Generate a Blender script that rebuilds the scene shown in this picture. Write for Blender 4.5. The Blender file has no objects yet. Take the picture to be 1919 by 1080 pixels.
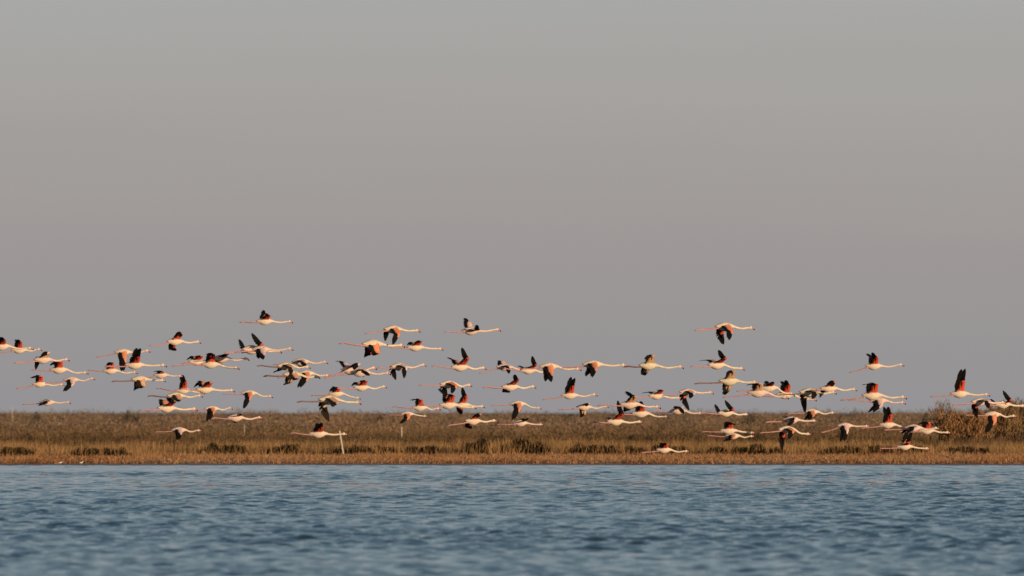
import bpy, math, random
import numpy as np

R = math.radians
scene = bpy.context.scene
COL = scene.collection

# ------------------------------------------------------------------ camera
FOC = 1919 * 400.0 / 36.0          # focal length of the photograph in its own pixels
HOR = 772.0                        # image row of the true horizon
CAM_H = 1.9                        # eye height above the lagoon
cam = bpy.data.cameras.new('camera')
cam.lens = 400.0
cam.sensor_width = 36.0
cam.clip_start = 1.0
cam.clip_end = 40000.0
cam.dof.use_dof = True
cam.dof.focus_distance = 316.0
cam.dof.aperture_fstop = 4.2
camo = bpy.data.objects.new('camera', cam)
COL.objects.link(camo)
camo.location = (0, 0, CAM_H)
camo.rotation_euler = (R(90) + math.atan((HOR - 540.0) / FOC), 0, 0)
scene.camera = camo

# ------------------------------------------------------------------ sky
SUN_EL, SUN_AZ = 7.0, 38.0         # low sun behind the camera, to its right
world = bpy.data.worlds.new('World')
scene.world = world
world.use_nodes = True
nt = world.node_tree
bg = nt.nodes['Background']
sky = nt.nodes.new('ShaderNodeTexSky')
sky.sky_type = 'NISHITA'
sky.sun_disc = False
sky.sun_elevation = R(SUN_EL)
sky.sun_rotation = R(180 - SUN_AZ)
sky.air_density = 1.0
sky.dust_density = 2.5
sky.ozone_density = 2.3
bg.inputs['Strength'].default_value = 0.115
# the dull belt of haze that lies all round the horizon under the clear sky
geo = nt.nodes.new('ShaderNodeTexCoord')
sep = nt.nodes.new('ShaderNodeSeparateXYZ')
nt.links.new(geo.outputs['Generated'], sep.inputs[0])


def lin(r, g, b):
    f = lambda c: (c / 255 / 12.92) if c / 255 <= 0.04045 else ((c / 255 + 0.055) / 1.055) ** 2.4
    return (f(r), f(g), f(b), 1)


ramp = nt.nodes.new('ShaderNodeValToRGB')
mr = nt.nodes.new('ShaderNodeMapRange')
mr.inputs['From Min'].default_value = -0.01
mr.inputs['From Max'].default_value = 0.09
hz_m = nt.nodes.new('ShaderNodeMapping')
hz_m.inputs['Scale'].default_value = (9.0, 9.0, 90.0)
hz_n = nt.nodes.new('ShaderNodeTexNoise')
hz_n.inputs['Scale'].default_value = 1.0
hz_n.inputs['Detail'].default_value = 3.0
nt.links.new(geo.outputs['Generated'], hz_m.inputs[0])
nt.links.new(hz_m.outputs[0], hz_n.inputs['Vector'])
hz_a = nt.nodes.new('ShaderNodeMath')
hz_a.operation = 'MULTIPLY_ADD'
hz_a.inputs[1].default_value = 0.010
hz_b = nt.nodes.new('ShaderNodeMath')
hz_b.operation = 'SUBTRACT'
hz_b.inputs[1].default_value = 0.005
nt.links.new(sep.outputs['Z'], hz_b.inputs[0])
nt.links.new(hz_n.outputs['Fac'], hz_a.inputs[0])
nt.links.new(hz_b.outputs[0], hz_a.inputs[2])
nt.links.new(hz_a.outputs[0], mr.inputs['Value'])
nt.links.new(mr.outputs[0], ramp.inputs[0])
stops = [(0.00, (145, 145, 148)), (0.11, (149, 147, 149)), (0.18, (154, 150, 150)), (0.25, (157, 152, 151)),
         (0.37, (165, 161, 158)), (0.46, (168, 168, 166)), (0.60, (166, 170, 172)), (1.00, (152, 170, 183))]
els = ramp.color_ramp.elements
while len(els) < len(stops):
    els.new(0.5)
for e, (p, c) in zip(els, stops):
    e.position = p
    e.color = lin(*c)
div = nt.nodes.new('ShaderNodeVectorMath')
div.operation = 'SCALE'
div.inputs['Scale'].default_value = 1.0 / 0.115
nt.links.new(ramp.outputs[0], div.inputs[0])
mr2 = nt.nodes.new('ShaderNodeMapRange')
mr2.interpolation_type = 'SMOOTHSTEP'
mr2.inputs['From Min'].default_value = 0.045
mr2.inputs['From Max'].default_value = 0.24
nt.links.new(sep.outputs['Z'], mr2.inputs['Value'])
mx = nt.nodes.new('ShaderNodeMix')
mx.data_type = 'RGBA'
nt.links.new(mr2.outputs[0], mx.inputs['Factor'])
nt.links.new(div.outputs[0], mx.inputs['A'])
nt.links.new(sky.outputs[0], mx.inputs['B'])
nt.links.new(mx.outputs['Result'], bg.inputs['Color'])

# ------------------------------------------------------------------ sun
sl = bpy.data.lights.new('sun', 'SUN')
sl.energy = 4.2
sl.angle = R(0.6)
sl.color = (1.0, 0.76, 0.49)
so = bpy.data.objects.new('sun', sl)
COL.objects.link(so)
so.rotation_euler = (R(90 - SUN_EL), 0, R(SUN_AZ))

vs = scene.view_settings
vs.view_transform = 'Standard'
vs.look = 'None'
vs.exposure = 0.0
vs.gamma = 1.0
vs.use_curve_mapping = False
scene.cycles.max_bounces = 6
scene.cycles.use_denoising = True

rng = np.random.default_rng(11)
random.seed(4)


# ------------------------------------------------------------------ helpers
def mat(name, col, rough=0.7, spec=0.3, noise=0.0, nscale=8.0, attr=None, trans=0.0):
    m = bpy.data.materials.new(name)
    m.use_nodes = True
    t = m.node_tree
    b = t.nodes['Principled BSDF']
    b.inputs['Roughness'].default_value = rough
    b.inputs['Specular IOR Level'].default_value = spec
    b.inputs['Base Color'].default_value = (*col, 1)
    src = None
    if attr:
        a = t.nodes.new('ShaderNodeAttribute')
        a.attribute_name = attr
        src = a.outputs['Color']
    if noise:
        n = t.nodes.new('ShaderNodeTexNoise')
        n.inputs['Scale'].default_value = nscale
        n.inputs['Detail'].default_value = 4
        c = t.nodes.new('ShaderNodeTexCoord')
        t.links.new(c.outputs['Object'], n.inputs['Vector'])
        k = t.nodes.new('ShaderNodeMapRange')
        k.inputs['From Min'].default_value = 0.25
        k.inputs['From Max'].default_value = 0.75
        k.inputs['To Min'].default_value = 1 - noise
        k.inputs['To Max'].default_value = 1 + noise
        t.links.new(n.outputs['Fac'], k.inputs['Value'])
        v = t.nodes.new('ShaderNodeVectorMath')
        v.operation = 'SCALE'
        if src is None:
            v.inputs[0].default_value = col
        else:
            t.links.new(src, v.inputs[0])
        t.links.new(k.outputs[0], v.inputs['Scale'])
        src = v.outputs[0]
    if src is not None:
        t.links.new(src, b.inputs['Base Color'])
    return m


def np_mesh(name, v, quads=None, tris=None, col=None, smooth=False):
    """mesh from numpy arrays, optional per-vertex colour 'tint'"""
    me = bpy.data.meshes.new(name)
    v = np.asarray(v, np.float32)
    me.vertices.add(len(v))
    me.vertices.foreach_set('co', v.ravel())
    nq = 0 if quads is None else len(quads)
    ntr = 0 if tris is None else len(tris)
    parts, starts, tot = [], [], 0
    if nq:
        parts.append(np.asarray(quads, np.int32).ravel())
        starts.append(np.arange(nq) * 4)
        tot = nq * 4
    if ntr:
        parts.append(np.asarray(tris, np.int32).ravel())
        starts.append(tot + np.arange(ntr) * 3)
    lv = np.concatenate(parts)
    me.loops.add(len(lv))
    me.loops.foreach_set('vertex_index', lv)
    me.polygons.add(nq + ntr)
    me.polygons.foreach_set('loop_start', np.concatenate(starts).astype(np.int32))
    if smooth:
        me.polygons.foreach_set('use_smooth', np.ones(nq + ntr, bool))
    if col is not None:
        a = me.color_attributes.new('tint', 'FLOAT_COLOR', 'POINT')
        c4 = np.ones((len(v), 4), np.float32)
        c4[:, :3] = np.asarray(col)
        a.data.foreach_set('color', c4.ravel())
    me.update()
    return me


def link(name, me, material=None, parent=None, label=None, cat=None, group=None, kind=None, loc=None):
    o = bpy.data.objects.new(name, me)
    COL.objects.link(o)
    if me is not None and material is not None:
        for m in (material if isinstance(material, (list, tuple)) else [material]):
            me.materials.append(m)
    if parent is not None:
        o.parent = parent
    if loc is not None:
        o.location = loc
    if label:
        o['label'] = label
    if cat:
        o['category'] = cat
    if group:
        o['group'] = group
    if kind:
        o['kind'] = kind
    return o


def at(px, py, d):
    """world point seen at photo pixel (px, py) at distance d"""
    return ((px - 959.5) / FOC * d, d, CAM_H + (HOR - py) / FOC * d)


def vnoise(x, y, seed=0):
    """smooth value noise in 0..1"""
    xi, yi = np.floor(x).astype(np.int64), np.floor(y).astype(np.int64)
    xf, yf = x - xi, y - yi
    xf = xf * xf * (3 - 2 * xf)
    yf = yf * yf * (3 - 2 * yf)

    def h(a, b):
        n = (a * 374761393 + b * 668265263 + seed * 974634777) & 0xffffffff
        n = ((n ^ (n >> 13)) * 1274126177) & 0xffffffff
        return ((n ^ (n >> 16)) & 0xffff) / 65535.0
    return (h(xi, yi) * (1 - xf) + h(xi + 1, yi) * xf) * (1 - yf) + (h(xi, yi + 1) * (1 - xf) + h(xi + 1, yi + 1) * xf) * yf


# ------------------------------------------------------------------ ground
SHORE = 400.0


def shore_y(x):
    return SHORE + 0.9 * np.sin(x * 0.21 + 1.0) + 0.5 * np.sin(x * 0.63) + 0.25 * np.sin(x * 1.7 + 2)


def ground_z(x, y):
    d = y - shore_y(x)
    return (np.interp(d, [-30, -4, 0, 1.2, 4, 40, 60, 400, 9000], [-1.0, -0.25, 0.0, 0.03, 0.06, 0.09, 0.14, 0.22, 0.25])
            + 0.05 * (vnoise(x * 0.7, y * 0.25, 3) - 0.5) * np.clip(d / 6, 0, 1))


ys = np.concatenate([np.linspace(372, 398, 14), np.linspace(398.4, 408, 40), np.linspace(408.5, 460, 90),
                     np.linspace(462, 900, 120), np.geomspace(930, 9000, 30)])
xs = np.concatenate([-np.geomspace(60, 4500, 18)[::-1], np.linspace(-50, 50, 201), np.geomspace(60, 4500, 18)])
X, Y = np.meshgrid(xs, ys)
Z = ground_z(X, Y)
nv = X.shape[1]
ii = np.arange(X.shape[0] - 1)[:, None] * nv + np.arange(nv - 1)[None, :]
quads = np.stack([ii, ii + 1, ii + nv + 1, ii + nv], -1).reshape(-1, 4)
gm = mat('marsh_soil', (0.10, 0.07, 0.045), 0.95, 0.1, 0.35, 0.9)
link('ground', np_mesh('ground', np.stack([X, Y, Z], -1).reshape(-1, 3), quads, smooth=True), gm, kind='structure',
     label='flat brown marsh soil reaching to the horizon', cat='ground')
# wet mud lip along the waterline, a low uneven bank of its own
mx_ = np.linspace(-48, 48, 800)
rows = []
for k, (o_, z_) in enumerate([(-0.7, -0.03), (0.05, 0.008), (0.5, 0.03), (1.4, 0.045), (2.6, 0.04)]):
    yy = shore_y(mx_) + o_ + 0.25 * (vnoise(mx_ * 1.3, mx_ * 0 + k, 8) - 0.5)
    rows.append(np.stack([mx_, yy, np.full_like(mx_, z_) + (0.025 * vnoise(mx_ * 2.1, mx_ * 0 + k * 3, 5) if k in (2, 3) else 0)], -1))
mv = np.concatenate(rows)
nv = len(mx_)
ii = np.arange(4)[:, None] * nv + np.arange(nv - 1)[None, :]
quads = np.stack([ii, ii + 1, ii + nv + 1, ii + nv], -1).reshape(-1, 4)
link('mud_bank', np_mesh('mud_bank', mv, quads, smooth=True), mat('wet_mud', (0.24, 0.18, 0.145), 0.55, 0.4, 0.3, 1.5),
     kind='structure', label='low dark wet mud bank along the waterline', cat='shore')

# ------------------------------------------------------------------ water
NR, NC = 2150, 240
t = np.linspace(0, 1, NR)
wy = 122 + (405 - 122) * (0.80 * t + 0.20 * t * t)
half = 0.045 * wy * 1.12 + 1.2
uu = np.linspace(-1, 1, NC)
WX = uu[None, :] * half[:, None]
WY = np.repeat(wy[:, None], NC, 1)
dx = (2 * half / (NC - 1))[:, None]
WZ = np.zeros_like(WX)
wr = np.random.default_rng(5)
NW = 72
for k in range(NW):
    lam = 0.22 * (1.15 / 0.22) ** (k / (NW - 1.0))
    th = wr.normal(0.2, 0.72)
    kx, ky = 2 * math.pi / lam * math.sin(th), 2 * math.pi / lam * math.cos(th)
    slope = 0.0245 * (1.0 if lam < 0.6 else (0.6 / lam) ** 1.2)
    amp = slope * lam / (2 * math.pi)
    fade = np.clip((lam / (2.2 * dx) - 0.8), 0, 1)
    WZ += amp * fade * np.sin(kx * WX + ky * WY + wr.uniform(0, 6.28))
gust = 0.7 + 0.6 * vnoise(WX * 0.09, WY * 0.035, 2)
calm = np.interp(WY, [0, 345, 388, 398, 410], [1, 1, 0.8, 0.6, 0.4])
WZ *= gust * calm
WZ += 0.3 * WZ * np.clip(WZ / 0.03, -1, 1.5)          # steeper crests, flatter troughs
ii = np.arange(NR - 1)[:, None] * NC + np.arange(NC - 1)[None, :]
q = np.stack([ii, ii + 1, ii + NC + 1, ii + NC], -1).reshape(-1, 4)
v1 = np.stack([WX, WY, WZ], -1).reshape(-1, 3)
n1 = len(v1)
# the lagoon all round: skirts butted to the wavy sheet's edges
L0, L1 = v1[:NC], v1.reshape(NR, NC, 3)
far = 4000.0
extra, eq = [], []


def strip(edge, outer):
    base = n1 + sum(len(e) for e in extra)
    extra.append(edge)
    extra.append(outer)
    n = len(edge)
    for i in range(n - 1):
        eq.append((base + i, base + i + 1, base + n + i + 1, base + n + i))


e = L1[0][::8].copy(); o = e.copy(); o[:, 1] = -2500; o[:, 0] *= 30; o[:, 2] = 0
strip(e, o)
e = L1[::8, 0].copy(); o = e.copy(); o[:, 0] = -far; o[:, 2] = 0
strip(o, e)
e = L1[::8, -1].copy(); o = e.copy(); o[:, 0] = far; o[:, 2] = 0
strip(e, o)
wm = bpy.data.materials.new('lagoon_water')
wm.use_nodes = True
t_ = wm.node_tree
b = t_.nodes['Principled BSDF']
b.inputs['Base Color'].default_value = (0.018, 0.038, 0.038, 1)
b.inputs['Roughness'].default_value = 0.06
b.inputs['IOR'].default_value = 1.333
b.inputs['Specular IOR Level'].default_value = 0.5
tc = t_.nodes.new('ShaderNodeTexCoord')
mp = t_.nodes.new('ShaderNodeMapping')
mp.inputs['Scale'].default_value = (1.0, 0.6, 1.0)
ns = t_.nodes.new('ShaderNodeTexNoise')
ns.inputs['Scale'].default_value = 5.5
ns.inputs['Detail'].default_value = 3
bp = t_.nodes.new('ShaderNodeBump')
bp.inputs['Strength'].default_value = 0.35
bp.inputs['Distance'].default_value = 0.02
t_.links.new(tc.outputs['Object'], mp.inputs[0])
t_.links.new(mp.outputs[0], ns.inputs['Vector'])
t_.links.new(ns.outputs['Fac'], bp.inputs['Height'])
t_.links.new(bp.outputs[0], b.inputs['Normal'])
wv = np.concatenate([v1] + extra)
wq = np.concatenate([q, np.array(eq, np.int64)])
link('water', np_mesh('water', wv, wq, smooth=True), wm, kind='structure', label='rippled blue grey lagoon water', cat='water')


# ------------------------------------------------------------------ vegetation
def blades(px, py, pz, h, w, lean, col, seg_bend=0.0):
    """one upright tapered blade (a bent two-piece leaf) at each point; returns verts, tris, colours"""
    n = len(px)
    a = rng.uniform(0, 2 * math.pi, n)
    la = rng.uniform(0, 2 * math.pi, n)
    ln = rng.normal(0, lean, n) * h
    dxw, dyw = np.cos(a) * w / 2, np.sin(a) * w / 2
    mxx, mxy = np.cos(la) * ln * 0.4, np.sin(la) * ln * 0.4
    txx, txy = np.cos(la) * ln, np.sin(la) * ln
    V = np.empty((n, 5, 3))
    V[:, 0] = np.stack([px - dxw, py - dyw, pz], -1)
    V[:, 1] = np.stack([px + dxw, py + dyw, pz], -1)
    V[:, 2] = np.stack([px + mxx + dxw * .8, py + mxy + dyw * .8, pz + h * 0.55], -1)
    V[:, 3] = np.stack([px + mxx - dxw * .8, py + mxy - dyw * .8, pz + h * 0.55], -1)
    V[:, 4] = np.stack([px + txx, py + txy, pz + h], -1)
    bi = np.arange(n)[:, None] * 5
    T = np.concatenate([bi + [0, 1, 2], bi + [0, 2, 3], bi + [3, 2, 4]])
    return V.reshape(-1, 3), T, np.repeat(col, 5, 0)


def leafcloud(cx, cy, cz, rx, ry, rz, n, size, col, jit=0.25, up=0.0):
    """n leaf-clump triangles filling a lumpy dome"""
    d = rng.normal(size=(n, 3))
    d /= np.linalg.norm(d, axis=1)[:, None]
    d[:, 2] = np.abs(d[:, 2]) * 1.0 - 0.05
    r = rng.uniform(0.35, 1.0, n) ** 0.5
    lump = 0.72 + 0.5 * vnoise(d[:, 0] * 2.3 + cx * 3, d[:, 1] * 2.3 + d[:, 2] * 2.9 + cy, 7)
    c = d * (r * lump)[:, None] * [rx, ry, rz] + [cx, cy, cz]
    o1 = rng.normal(size=(n, 3))
    o1[:, 2] = o1[:, 2] * (1 - up) + up * 2.2
    o1 /= np.linalg.norm(o1, axis=1)[:, None]
    o2 = np.cross(o1, rng.normal(size=(n, 3)))
    o2 /= np.linalg.norm(o2, axis=1)[:, None] + 1e-6
    s = size * rng.uniform(0.5, 1.3, n)[:, None]
    V = np.empty((n, 3, 3))
    V[:, 0] = c + o1 * s
    V[:, 1] = c - o1 * s * 0.6 + o2 * s * 0.45
    V[:, 2] = c - o1 * s * 0.6 - o2 * s * 0.45
    T = np.arange(n * 3).reshape(-1, 3)
    cc = np.asarray(col) * (1 + rng.normal(0, jit, n))[:, None]
    return V.reshape(-1, 3), T, np.repeat(np.clip(cc, 0.004, 1), 3, 0)


class Acc:
    def __init__(s):
        s.v, s.t, s.c, s.n = [], [], [], 0

    def add(s, a):
        v, t, c = a
        s.v.append(v); s.t.append(t + s.n); s.c.append(c); s.n += len(v)

    def mesh(s, name):
        return np_mesh(name, np.concatenate(s.v), None, np.concatenate(s.t), np.concatenate(s.c) * (1.06, 0.96, 0.93))


veg = mat('dry_vegetation', (0.2, 0.15, 0.08), 0.85, 0.05, attr='tint')
_t = veg.node_tree
_tr = _t.nodes.new('ShaderNodeBsdfTranslucent')
_mx = _t.nodes.new('ShaderNodeMixShader')
_mx.inputs[0].default_value = 0.42
_at = [n for n in _t.nodes if n.bl_idname == 'ShaderNodeAttribute'][0]
_t.links.new(_at.outputs['Color'], _tr.inputs['Color'])
_t.links.new(_t.nodes['Principled BSDF'].outputs[0], _mx.inputs[1])
_t.links.new(_tr.outputs[0], _mx.inputs[2])
_t.links.new(_mx.outputs[0], _t.nodes['Material Output'].inputs['Surface'])


def tint(n, cols, x, y, sc, seed, jit=0.22):
    """mix a palette with smooth noise in the ground plane, then jitter per blade"""
    f = np.clip(vnoise(x * sc, y * sc * 0.5, seed) * 1.5 - 0.25, 0, 1)[:, None]
    c = np.asarray(cols[0]) * (1 - f) + np.asarray(cols[1]) * f
    return np.clip(c * (1 + rng.normal(0, jit, n))[:, None], 0.005, 1)


def half_w(y):
    return 0.045 * y * 1.12 + 3


DARK_XD = []
# near-black sedge tussocks, the shade at their foot put into the colour: (px centre, px width, height m, label)
DARK = [(34, 52, .46, 'shade-coloured tussock in the sedge under the lowest gliding flamingo by the left edge'),
        (162, 44, .42, 'shade-coloured tussock in the sedge left of a longer dark one, above the tiny waders'),
        (208, 56, .46, 'long shade-coloured tussock above and right of the tiny waders on the shore'),
        (421, 70, .58, 'long shade-coloured tussock below the wings-level flamingo over the scrub'),
        (532, 64, .46, 'shade-coloured tussock in the sedge below the flamingo nearing the leaning stake'),
        (664, 60, .46, 'shade-coloured tussock directly behind the foot of the leaning stake'),
        (716, 44, .44, 'shade-coloured tussock just right of the leaning stake'),
        (790, 60, .36, 'faint low shade-coloured tussock in the sedge, second right of the leaning stake'),
        (895, 44, .66, 'tall narrow shade-coloured tussock at the middle of the sedge belt'),
        (985, 74, .72, 'biggest shade-coloured tussock of the sedge belt, right of the middle'),
        (1110, 80, .60, 'wide shade-coloured tussock left of the flamingo that skims the sedge'),
        (1180, 52, .50, 'shade-coloured tussock behind the trailing legs of the lowest flamingo'),
        (1250, 60, .48, 'shade-coloured tussock behind the lowest flamingo skimming the sedge'),
        (1345, 32, .44, 'small shade-coloured tussock below the two overlapping flamingos'),
        (1404, 52, .50, 'shade-coloured tussock below and right of the two overlapping flamingos'),
        (1458, 26, .36, 'small shade-coloured tussock below the flamingo with drooped red underwings'),
        (1578, 66, .46, 'blackest long shade-coloured tussock in the sedge below the white-fronted flamingo'),
        (1642, 58, .44, 'shade-coloured tussock behind the feet of the lowest flamingo on the right'),
        (1706, 44, .40, 'shade-coloured tussock under the lowest flamingo on the right'),
        (1800, 60, .34, 'low shade-coloured tussock in the sedge below the orange tamarisk'),
        (1844, 22, .40, 'small round shade-coloured tussock near the right end of the sedge belt')]
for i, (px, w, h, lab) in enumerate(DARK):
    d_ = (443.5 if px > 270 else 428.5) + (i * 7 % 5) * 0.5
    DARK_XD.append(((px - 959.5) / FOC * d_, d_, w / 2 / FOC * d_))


def htop(d):
    return np.interp(d, [470, 540, 640, 800, 1100, 1700], [0.85, 1.06, 1.30, 1.55, 1.93, 2.14])


# rust coloured saltmarsh mat next to the water: low lumpy tussocks and fine stems
A = Acc()
for i in range(5200):
    yy = SHORE + 0.5 + 42 * rng.uniform() ** 1.1
    xx = rng.uniform(-1, 1) * half_w(yy)
    yy = max(yy, float(shore_y(xx)) + 0.7 + 0.9 * rng.uniform())
    g = float(vnoise(np.array([xx * 0.33]), np.array([yy * 0.16]), 23)[0])
    c0 = np.array((0.39, 0.20, 0.088)) * (1 - g) + np.array((0.49, 0.31, 0.175)) * g
    c0 = c0 * rng.uniform(0.72, 1.12)
    w_ = rng.uniform(0.16, 0.5)
    A.add(leafcloud(xx, yy, 0.05, w_, w_, rng.uniform(0.13, 0.28), 22, 0.06, c0, 0.14, 0.5))
n = 52000
y = SHORE + 0.5 + 42 * rng.uniform(0, 1, n) ** 1.1
x = rng.uniform(-1, 1, n) * half_w(y)
y = np.maximum(y, shore_y(x) + 0.6 + rng.uniform(0, 1.2, n))
keep = vnoise(x * 1.6, y * 0.6, 21) + 0.3 * rng.uniform(-1, 1, n) > 0.35
x, y = x[keep], y[keep]
n = len(x)
h = (0.11 + 0.18 * vnoise(x * 0.9, y * 0.4, 22)) * rng.uniform(0.6, 1.3, n)
A.add(blades(x, y, ground_z(x, y), h, rng.uniform(0.012, 0.03, n), 0.4,
             tint(n, [(0.44, 0.225, 0.095), (0.47, 0.30, 0.16)], x, y, 0.35, 23, 0.15)))
link('saltmarsh_grass', A.mesh('saltmarsh_grass'), veg, kind='stuff', label='rust coloured low saltmarsh growth along the shore', cat='grass')

# straw coloured sedge belt behind it, open where the shade-coloured tussocks stand
A = Acc()
n = 110000
y = SHORE + 26 + 46 * rng.uniform(0, 1, n) ** 1.3
x = rng.uniform(-1, 1, n) * half_w(y)
edge = SHORE + np.where(x < -14.0 + 0.6 * np.sin(y), 28.0, 41.0) + 3.0 * vnoise(x * 0.10, x * 0 + 4, 31) + 1.2 * vnoise(x * 0.8, x * 0 + 9, 32)
keep = (y > edge) & (vnoise(x * 0.9, y * 0.3, 33) + 0.25 * rng.uniform(-1, 1, n) > 0.30)
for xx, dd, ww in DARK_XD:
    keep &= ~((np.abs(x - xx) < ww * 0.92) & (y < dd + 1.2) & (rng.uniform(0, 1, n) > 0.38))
x, y = x[keep], y[keep]
n = len(x)
h = (0.26 + 0.36 * vnoise(x * 0.35, y * 0.2, 34) + 0.26 * vnoise(x * 1.5, y * 0.5, 36)) * rng.uniform(0.45, 1.12, n)
A.add(blades(x, y, ground_z(x, y), h, rng.uniform(0.012, 0.030, n), 0.34,
             tint(n, [(0.46, 0.285, 0.125), (0.29, 0.185, 0.083)], x, y, 0.55, 35, 0.17)))
link('sedge', A.mesh('sedge'), veg, kind='stuff', label='belt of straw coloured sedge behind the shore', cat='grass')

# brown reedy scrub of the middle distance
A = Acc()
n = 70000
y = SHORE + 62 + 220 * rng.uniform(0, 1, n) ** 1.3
x = rng.uniform(-1, 1, n) * half_w(y)
k = vnoise(x * 0.22, y * 0.05, 41) + 0.5 * vnoise(x * 0.7, y * 0.15, 42)
keep = k > 0.42
x, y, k = x[keep], y[keep], k[keep]
n = len(x)
h = htop(y) * (0.35 + 0.5 * np.clip(k - 0.3, 0, 1)) * rng.uniform(0.6, 1.15, n)
belt = np.interp(y, [470, 500, 560, 640], [0.62, 0.66, 0.9, 1.0])[:, None]
A.add(blades(x, y, ground_z(x, y), h, rng.uniform(0.015, 0.04, n), 0.22,
             belt * tint(n, [(0.32, 0.205, 0.105), (0.19, 0.13, 0.068)], x, y, 0.12, 43, 0.15)))
for i in range(950):
    yy = SHORE + 62 + 220 * rng.uniform() ** 1.15
    xx = rng.uniform(-1, 1) * half_w(yy)
    w_ = rng.uniform(0.6, 1.7)
    hh = (float(htop(yy)) - 0.15) * rng.uniform(0.62, 1.08)
    g = float(vnoise(np.array([xx * 0.10]), np.array([yy * 0.02]), 44)[0])
    c0 = np.array([(0.27, 0.178, 0.095), (0.24, 0.165, 0.088), (0.21, 0.15, 0.08), (0.30, 0.20, 0.105)][rng.integers(4)]) * (0.55 + 0.85 * g) * float(np.interp(yy, [470, 500, 560, 640], [0.62, 0.66, 0.9, 1.0]))
    A.add(leafcloud(xx, yy, 0.12, w_, w_ * .8, hh, 320, 0.085, c0, 0.14, 0.55))
link('reedy_scrub', A.mesh('reedy_scrub'), veg, kind='stuff', label='brown reedy scrub covering the marsh', cat='scrub')

# grey green far scrub up to the skyline
A = Acc()
for i in range(1900):
    yy = 640 + 1250 * rng.uniform() ** 1.5
    xx = rng.uniform(-1, 1) * half_w(yy)
    w_ = rng.uniform(0.8, 3.2)
    hh = (float(htop(yy)) - 0.2) * (rng.uniform(0.70, 1.10) if rng.uniform() < 0.9 else rng.uniform(1.1, 1.24))
    c0 = np.array([(0.32, 0.23, 0.145), (0.27, 0.20, 0.132), (0.18, 0.14, 0.098), (0.36, 0.255, 0.158), (0.30, 0.21, 0.132)][rng.integers(5)])
    A.add(leafcloud(xx, yy, 0.2, w_, w_, hh, 280, 0.11, c0, 0.10, 0.15))
link('far_scrub', A.mesh('far_scrub'), veg, kind='stuff', label='grey green scrub reaching back to the skyline', cat='scrub')


def bush(name, px, py_base, px_w, h, d, col, label, group, ntri=900, size=0.09, up=0.3, cat='bush', stems=5):
    """a shrub > stem, foliage, rooted on the ground at its own distance"""
    cx = (px - 959.5) / FOC * d
    gz = float(ground_z(np.array([cx]), np.array([d]))[0])
    rx = px_w / 2 / FOC * d
    root = link(name, None, label=label, cat=cat, group=group, loc=(cx, d, gz))
    a = Acc()
    nl = max(1, int(round(1.7 * rx / max(h, 0.2))))
    for j in range(nl):
        ox = (j + 0.5) / nl * 2 * rx - rx if nl > 1 else 0
        a.add(leafcloud(ox, rng.uniform(-.2, .2), 0.02, rx / nl * 1.25, min(rx, 0.9), h * rng.uniform(0.8, 1.08), ntri // nl, size, col, 0.3, up))
    link('foliage', a.mesh('foliage'), veg, root)
    a = Acc()
    for j in range(stems):
        x0 = rng.uniform(-.5, .5) * rx
        a.add(stick((x0 * .3, rng.uniform(-.1, .1), -0.03), (x0, rng.uniform(-.2, .2), h * rng.uniform(.6, .85)), 0.018, 0.008, (0.09, 0.06, 0.04)))
    link('stem', a.mesh('stem'), veg, root, kind='stuff')
    return root


def stick(p, q, r0, r1, col, n=5):
    p, q = np.array(p, float), np.array(q, float)
    d = q - p
    d /= np.linalg.norm(d)
    s = np.cross(d, [0, 1, 0.13])
    s /= np.linalg.norm(s)
    u = np.cross(d, s)
    an = np.arange(n) / n * 2 * math.pi
    ring = np.cos(an)[:, None] * s + np.sin(an)[:, None] * u
    V = np.concatenate([p + ring * r0, q + ring * r1, [p], [q]])
    T = []
    for i in range(n):
        j = (i + 1) % n
        T += [(i, j, n + j), (i, n + j, n + i), (2 * n, j, i), (2 * n + 1, n + i, n + j)]
    return V, np.array(T), np.repeat([col], len(V), 0)




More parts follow.
